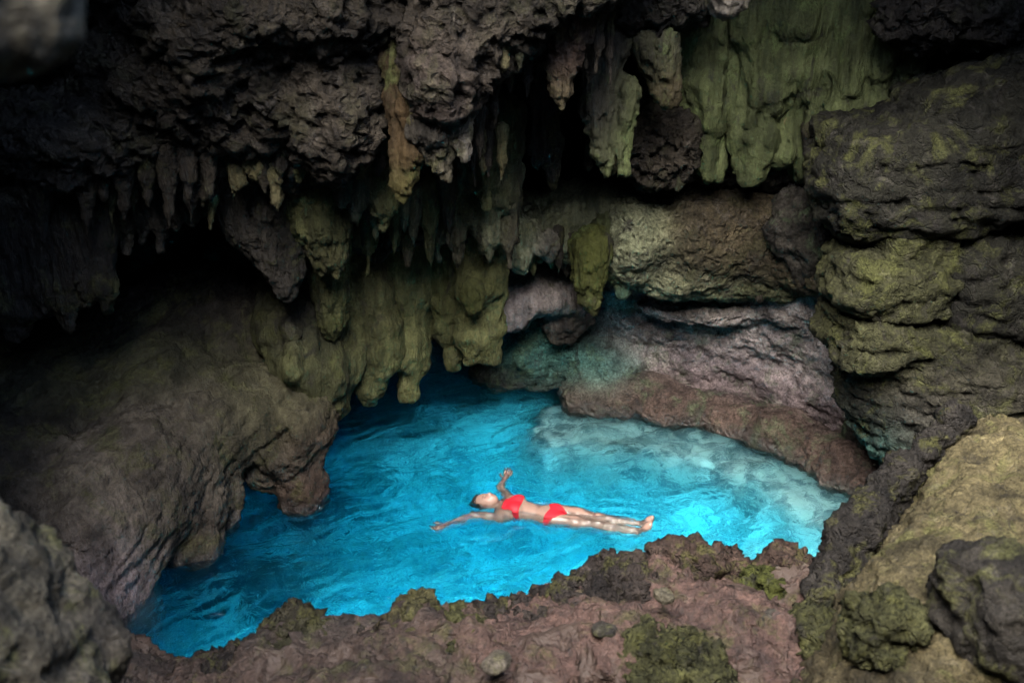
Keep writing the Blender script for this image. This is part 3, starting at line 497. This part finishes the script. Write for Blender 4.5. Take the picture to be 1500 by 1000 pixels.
qf = np.stack([ii[:-1, :-1].ravel(), ii[1:, :-1].ravel(), ii[1:, 1:].ravel(), ii[:-1, 1:].ravel()], 1)
m, N, L, b = nodes('pale_limestone_sand'); g = N.new('ShaderNodeNewGeometry').outputs['Position']
c = ramp(N, L, noise_node(N, L, g, 3.2, 5, .6, None, 1.8), .44, .54, (.2, .25, .28, 1), (.96, .96, .94, 1))
c = mixc(N, L, ramp(N, L, noise_node(N, L, g, 1.1, 5, .65, None, .6), .6, .66), c, (.15, .17, .17))
at = N.new('ShaderNodeAttribute'); at.attribute_name = 'tint'; c = mixc(N, L, 1.0, c, at.outputs['Color'], 'MULTIPLY')
L.new(c, b.inputs['Base Color']); b.inputs['Roughness'].default_value = .9
rock_shade = np.clip((1 - sst(.45, .8, dW + .15 * fbm(p2 / .35, 2))) + sst(-.1, .35, fbm(p2 / .8 + 3, 3) - .5 * sst(-2.5, 1.5, p2[:, 0] - .5 * (p2[:, 1] - 8)) + .12), 0, 1)  # shelf rock, plus back-left shade put into the bed's colour
tag(mesh_obj('pool_floor', np.stack([X.ravel(), Y.ravel(), Z], 1), qf, m, None, np.ones((len(p2), 3)) * (1 - rock_shade)[:, None] + np.array([.4, .41, .4]) * rock_shade[:, None]), kind='structure')

for i, (u, v, r) in enumerate(((470, 800, .28), (300, 890, .3), (395, 905, .26), (640, 585, .35), (560, 640, .26))):
    c = PZ(u, v, -1.25)
    tag(solid('submerged_rock', [el((c[0], c[1], -1.45), (r * 1.25, r, r * .75), (.05, .06, .06), Matrix.Rotation(i * 1.1, 4, 'Z'), .5), el((c[0] + r, c[1] + r * .5, -1.5), (r * .6, r * .6, r * .5), (.07, .08, .08))], 'wall', .03, .1, [(.08, .3, 'n'), (.03, .1, 'r')], 120 + i),
        ['dark sunken rock under the water between the swimmer and the flowstone fingers', 'dark sunken rock in the shaded corner of the pool by the low black rock', 'dark sunken rock close to the wet tipped mossy rim rock', 'big dark sunken rock below the three toed mossy column', 'dark sunken rock just off the thumb tipped column'][i], 'rock', 'submerged rocks on the pool bed')

# ------------------------------------------------------------------ pool water
gx = np.arange(-5.0, 5.01, .025); gy = np.arange(4.4, 12.4, .025); X, Y = np.meshgrid(gx, gy, indexing='ij')
p2 = np.stack([X.ravel(), Y.ravel(), np.zeros(X.size)], 1)
a = R(35); rt = np.stack([p2[:, 0] * math.cos(a) + p2[:, 1] * math.sin(a), -p2[:, 0] * math.sin(a) + p2[:, 1] * math.cos(a), p2[:, 2]], 1)
wp = rt + .12 * np.stack([fbm(rt / .5, 2), fbm(rt / .5 + 9, 2), 0 * rt[:, 0]], 1)
Zw = .036 * fbm(wp / (.9, .3, 1), 3) + .014 * ridge(wp / (.45, .16, 1) + 3, 2) + .014 * fbm(p2 / .5 + 7, 2)
A_, B_ = PZ(700, 732, 0)[:2], PZ(957, 768, 0)[:2]; ab_ = B_ - A_; tb = np.clip(((p2[:, :2] - A_) @ ab_) / (ab_ @ ab_), 0, 1); db = np.hypot(*(p2[:, :2] - A_ - tb[:, None] * ab_).T)
Zw = Zw * (1 - .5 * np.exp(-(db / .35) ** 2)) + .008 * np.cos(db * 2 * math.pi / .13 + 2 * fbm(p2 / .4, 1)) * np.exp(-np.maximum(db - .15, 0) / .22)
n0, n1 = X.shape; nT = n0 * n1; ii = np.arange(nT).reshape(n0, n1)
qt = np.stack([ii[:-1, :-1].ravel(), ii[1:, :-1].ravel(), ii[1:, 1:].ravel(), ii[:-1, 1:].ravel()], 1)
bd = np.concatenate([ii[:, 0], ii[-1, 1:], ii[-2::-1, -1], ii[0, -2:0:-1]])
lowv = np.stack([X.ravel()[bd], Y.ravel()[bd], np.full(len(bd), -3.2)], 1); k = np.arange(len(bd)); kn = (k + 1) % len(bd)
sides = np.stack([bd[k], nT + k, nT + kn, bd[kn]], 1)
cen = nT + len(bd); vv = np.concatenate([np.stack([X.ravel(), Y.ravel(), Zw], 1), lowv, [[0, 8.4, -3.2]]])
k2 = k[::2]; bot = np.stack([np.full(len(k2), cen), nT + (k2 + 2) % len(bd), nT + (k2 + 1) % len(bd), nT + k2], 1)
m, N, L, b = nodes('pool_water'); N.remove(b); out = N['Material Output']
WCOL = (.0, .869, .9895, 1)
rf = N.new('ShaderNodeBsdfRefraction'); rf.inputs['IOR'].default_value = 1.33; rf.inputs['Roughness'].default_value = 0.0
tr = N.new('ShaderNodeBsdfTransparent'); gl = N.new('ShaderNodeBsdfGlossy'); gl.inputs['Roughness'].default_value = .01
fr = N.new('ShaderNodeFresnel'); fr.inputs['IOR'].default_value = 1.33
g = N.new('ShaderNodeNewGeometry').outputs['Position']
bp = N.new('ShaderNodeBump'); bp.inputs['Strength'].default_value = .7; bp.inputs['Distance'].default_value = .035
L.new(noise_node(N, L, g, 9, 4, .55, None, .8), bp.inputs['Height'])
for s in (rf, gl, fr): L.new(bp.outputs[0], s.inputs['Normal'])
mx = N.new('ShaderNodeMixShader'); mx.inputs[0].default_value = .85; L.new(tr.outputs[0], mx.inputs[1]); L.new(rf.outputs[0], mx.inputs[2])
m2 = N.new('ShaderNodeMixShader'); L.new(fr.outputs[0], m2.inputs[0]); L.new(mx.outputs[0], m2.inputs[1]); L.new(gl.outputs[0], m2.inputs[2])
L.new(m2.outputs[0], out.inputs['Surface'])
ab = N.new('ShaderNodeVolumeAbsorption'); ab.inputs['Color'].default_value = WCOL; ab.inputs['Density'].default_value = 1.3
vs = N.new('ShaderNodeVolumeScatter'); vs.inputs['Color'].default_value = (.05, .72, 1, 1); vs.inputs['Density'].default_value = .08; vs.inputs['Anisotropy'].default_value = .2
ad = N.new('ShaderNodeAddShader'); L.new(ab.outputs[0], ad.inputs[0]); L.new(vs.outputs[0], ad.inputs[1]); L.new(ad.outputs[0], out.inputs['Volume'])
tag(mesh_obj('pool_water', vv, np.concatenate([qt, sides, bot]), m), kind='structure')

# ------------------------------------------------------------------ the swimmer
A = PZ(694, 731, 0.0); B = PZ(957, 768, 0.0); LEN = float(np.linalg.norm(B - A)); S = LEN / 1.72
ex = (B - A) / LEN; ey = np.array([-ex[1], ex[0], 0]); ez = np.array([0, 0, 1.0])
FR = np.stack([ex, ey, ez], 1)
def toL(u, v, z): return (FR.T @ (PZ(u, v, z) - A)) / S
def chain(pts): return [rc(a[:3], b[:3], a[3], b[3]) for a, b in zip(pts, pts[1:])]
head = el((.118, 0, .0), (.118, .078, .098), None, Matrix.Rotation(R(-8), 4, 'Y'))
pr = [head, el((.175, 0, .03), (.062, .055, .062)), *chain([(.19, 0, -.03, .058), (.28, 0, -.045, .06)])]
pr += [el((.40, 0, -.045), (.17, .148, .10)), el((.56, 0, -.05), (.15, .112, .085)), el((.74, 0, -.055), (.17, .155, .095)), el((.50, 0, -.045), (.16, .13, .09))]
for sg in (-1, 1):
    pr += [el((.425, sg * .075, .03), (.07, .066, .048)), *chain([(.285, sg * .06, -.045, .055), (.31, sg * .15, -.05, .056)]), rc((.36, sg * .12, -.06), (.31, sg * .17, -.05), .06, .05),
           *chain([(.80, sg * .078, -.06, .09), (1.0, sg * .076, -.05, .078), (1.20, sg * .07, -.055, .054), (1.34, sg * .066, -.075, .056), (1.45, sg * .062, -.07, .043), (1.57, sg * .058, -.065, .032)]),
           rc((1.20, sg * .07, -.03), (1.23, sg * .07, -.03), .04, .038),
           *chain([(1.605, sg * .06, -.085, .034), (1.64, sg * .056, -.03, .034), (1.675, sg * .052, .03, .03), (1.70, sg * .048, .07, .017)]), rc((1.655, sg * .066, -.01), (1.70, sg * .07, .058), .028, .014)]
# arms and hands, wrists where the photograph has them
def hand(wr, el_, thumb_side):
    d = (wr - el_); d /= np.linalg.norm(d); up_ = ez - d * d[2]; up_ /= np.linalg.norm(up_); sd_ = np.cross(d, up_) * thumb_side
    o = [el(wr + d * .05, (.034, .034, .017), None), rc(wr, wr + d * .075, .024, .03)]
    for k, (off, ln) in enumerate(((-.030, .062), (-.010, .078), (.011, .082), (.031, .070))):
        b = wr + d * .085 + sd_ * off; m1 = b + d * ln * .5 + up_ * ln * .1 + sd_ * off * .25; m2 = m1 + d * ln * .30 + up_ * ln * .30; m3 = m2 + d * ln * .05 + up_ * ln * .28
        o += chain([(*b, .0105), (*m1, .0095), (*m2, .0088), (*m3, .0075)])
    b = wr + d * .025 + sd_ * .026; m1 = b + sd_ * .032 + d * .025 + up_ * .008; m2 = m1 + d * .03 + sd_ * .01 + up_ * .012
    return o + chain([(*b, .015), (*m1, .0115), (*m2, .0085)])
HANDS = []
near_e, near_w = toL(692, 757, -.06), toL(652, 770, -.045); far_e, far_w = toL(733, 716, -.06), toL(739, 703, -.03)
for sh, e, wr, ts in ((np.array([.315, -.165, -.05]), near_e, near_w, 1), (np.array([.315, .165, -.05]), far_e, far_w, -1)):
    mid = (sh + e) / 2; fm = e + (wr - e) * .3
    pr += chain([(*sh, .050), (*mid, .042), (*e, .034), (*fm, .035), (*wr, .022)]) ; HANDS += hand(wr, e, ts)
pr += [rc((.135, 0, .088), (.155, 0, .112), .010, .014), rc((.182, -.018, .088), (.182, .018, .088), .009, .009), el((.21, 0, .062), (.024, .026, .028)), el((.12, -.077, .0), (.028, .01, .018)), el((.12, .077, .0), (.028, .01, .018))]
eyes = [el((.122, sg * .031, .098), (.012, .018, .013)) for sg in (-1, 1)]
h = .0065
f, lo, ax = field(pr, h, .03, carve=eyes, pad=.04, extra=HANDS, k2=.007)
def skin_mat(name, col, rough=.45, sss=0.0, attr=False):
    m, N, L, b = nodes(name); g = N.new('ShaderNodeTexCoord').outputs['Object']
    nz = noise_node(N, L, g, 24, 4, .6); c = tuple(col) + (1,)
    base = mixc(N, L, .35, c, mixc(N, L, 1.0, c, ramp(N, L, nz, .3, .7, (.7, .7, .7, 1), (1.25, 1.2, 1.2, 1)), 'MULTIPLY'))
    if attr:
        at = N.new('ShaderNodeAttribute'); at.attribute_name = 'tint'; base = mixc(N, L, 1.0, base, at.outputs['Color'], 'MULTIPLY')
    L.new(base, b.inputs['Base Color']); b.inputs['Roughness'].default_value = rough; b.inputs['Subsurface Weight'].default_value = sss
    b.inputs['Subsurface Radius'].default_value = (.012, .005, .003); return m
def to_world(v): return A + (v * S) @ FR.T + np.array([0, 0, -.024])
v, q = nets(f, lo, h); v = relax(v, q, 2)
tn = np.ones((len(v), 3)); fc = v[:, 2] > .06
def spot(cx, cy_, rx, ry, col):
    d = ((v[:, 0] - cx) / rx) ** 2 + ((v[:, 1] - cy_) / ry) ** 2; wgt = (np.exp(-d) * (fc & (v[:, 0] < .26)))[:, None]; tn[:] = tn * (1 - wgt) + np.array(col) * wgt
for sg in (-1, 1): spot(.122, sg * .031, .006, .016, (.35, .3, .3)); spot(.100, sg * .033, .005, .02, (.35, .28, .25)); spot(.15, sg * .045, .02, .016, (1.05, .85, .82))
spot(.184, 0, .007, .02, (.9, .5, .5))
person = mesh_obj('person', to_world(v), q, skin_mat('skin', (.20, .13, .105), .32, .0, True), None, tn)
tag(person, 'person in a red two piece swimsuit floating face up with arms spread in the pool', 'person')
XX, YY, ZZ = np.meshgrid(*ax, indexing='ij', sparse=True)
def cloth(name, off, region, mat, label=None):
    g_ = np.maximum(f - off, region).astype(np.float32); v, q = nets(g_, lo, h); v = relax(v, q, 2)
    o = mesh_obj(name, to_world(v), q, mat, person)
    if label: o['label'] = label
    return o
red = skin_mat('red_swim_fabric', (.36, .002, .012), .7)
aY = np.abs(YY)
wid = .075 + (XX - .29) / (.455 - .29) * .085
top = np.maximum(np.maximum(.295 - XX, XX - .475), np.maximum(aY - wid, -.055 - ZZ))
band = np.maximum(np.maximum(.435 - XX, XX - .475), aY - .19)
cloth('bikini_top', .009, np.minimum(top, band), red, 'red halter bikini top')
wb = .205 - (XX - .735) / (.905 - .735) * .19
bot = np.maximum(np.maximum(.715 + .35 * np.maximum(0, .10 - aY) * (ZZ > -.05) - XX, XX - .915), (aY - wb) * .7)
cloth('bikini_bottom', .009, bot, red, 'red bikini bottom')
hr = skin_mat('wet_dark_hair', (.02, .013, .01), .35)
hd = head[0](XX, YY, ZZ); hair = np.maximum(hd - .016, np.minimum(ZZ + (XX - .05) * .9 - .02, XX - .028))
bun = el((.0, 0, -.06), (.05, .06, .05))[0](XX, YY, ZZ)
g_ = smin(np.maximum(hair, XX - .2).astype(np.float32), bun.astype(np.float32), .03); v, q = nets(g_, lo, h); v = relax(v, q, 2); v = displace(v, q, [(.004, .02, 'r')], 2)
mesh_obj('hair', to_world(v), q, hr, person)
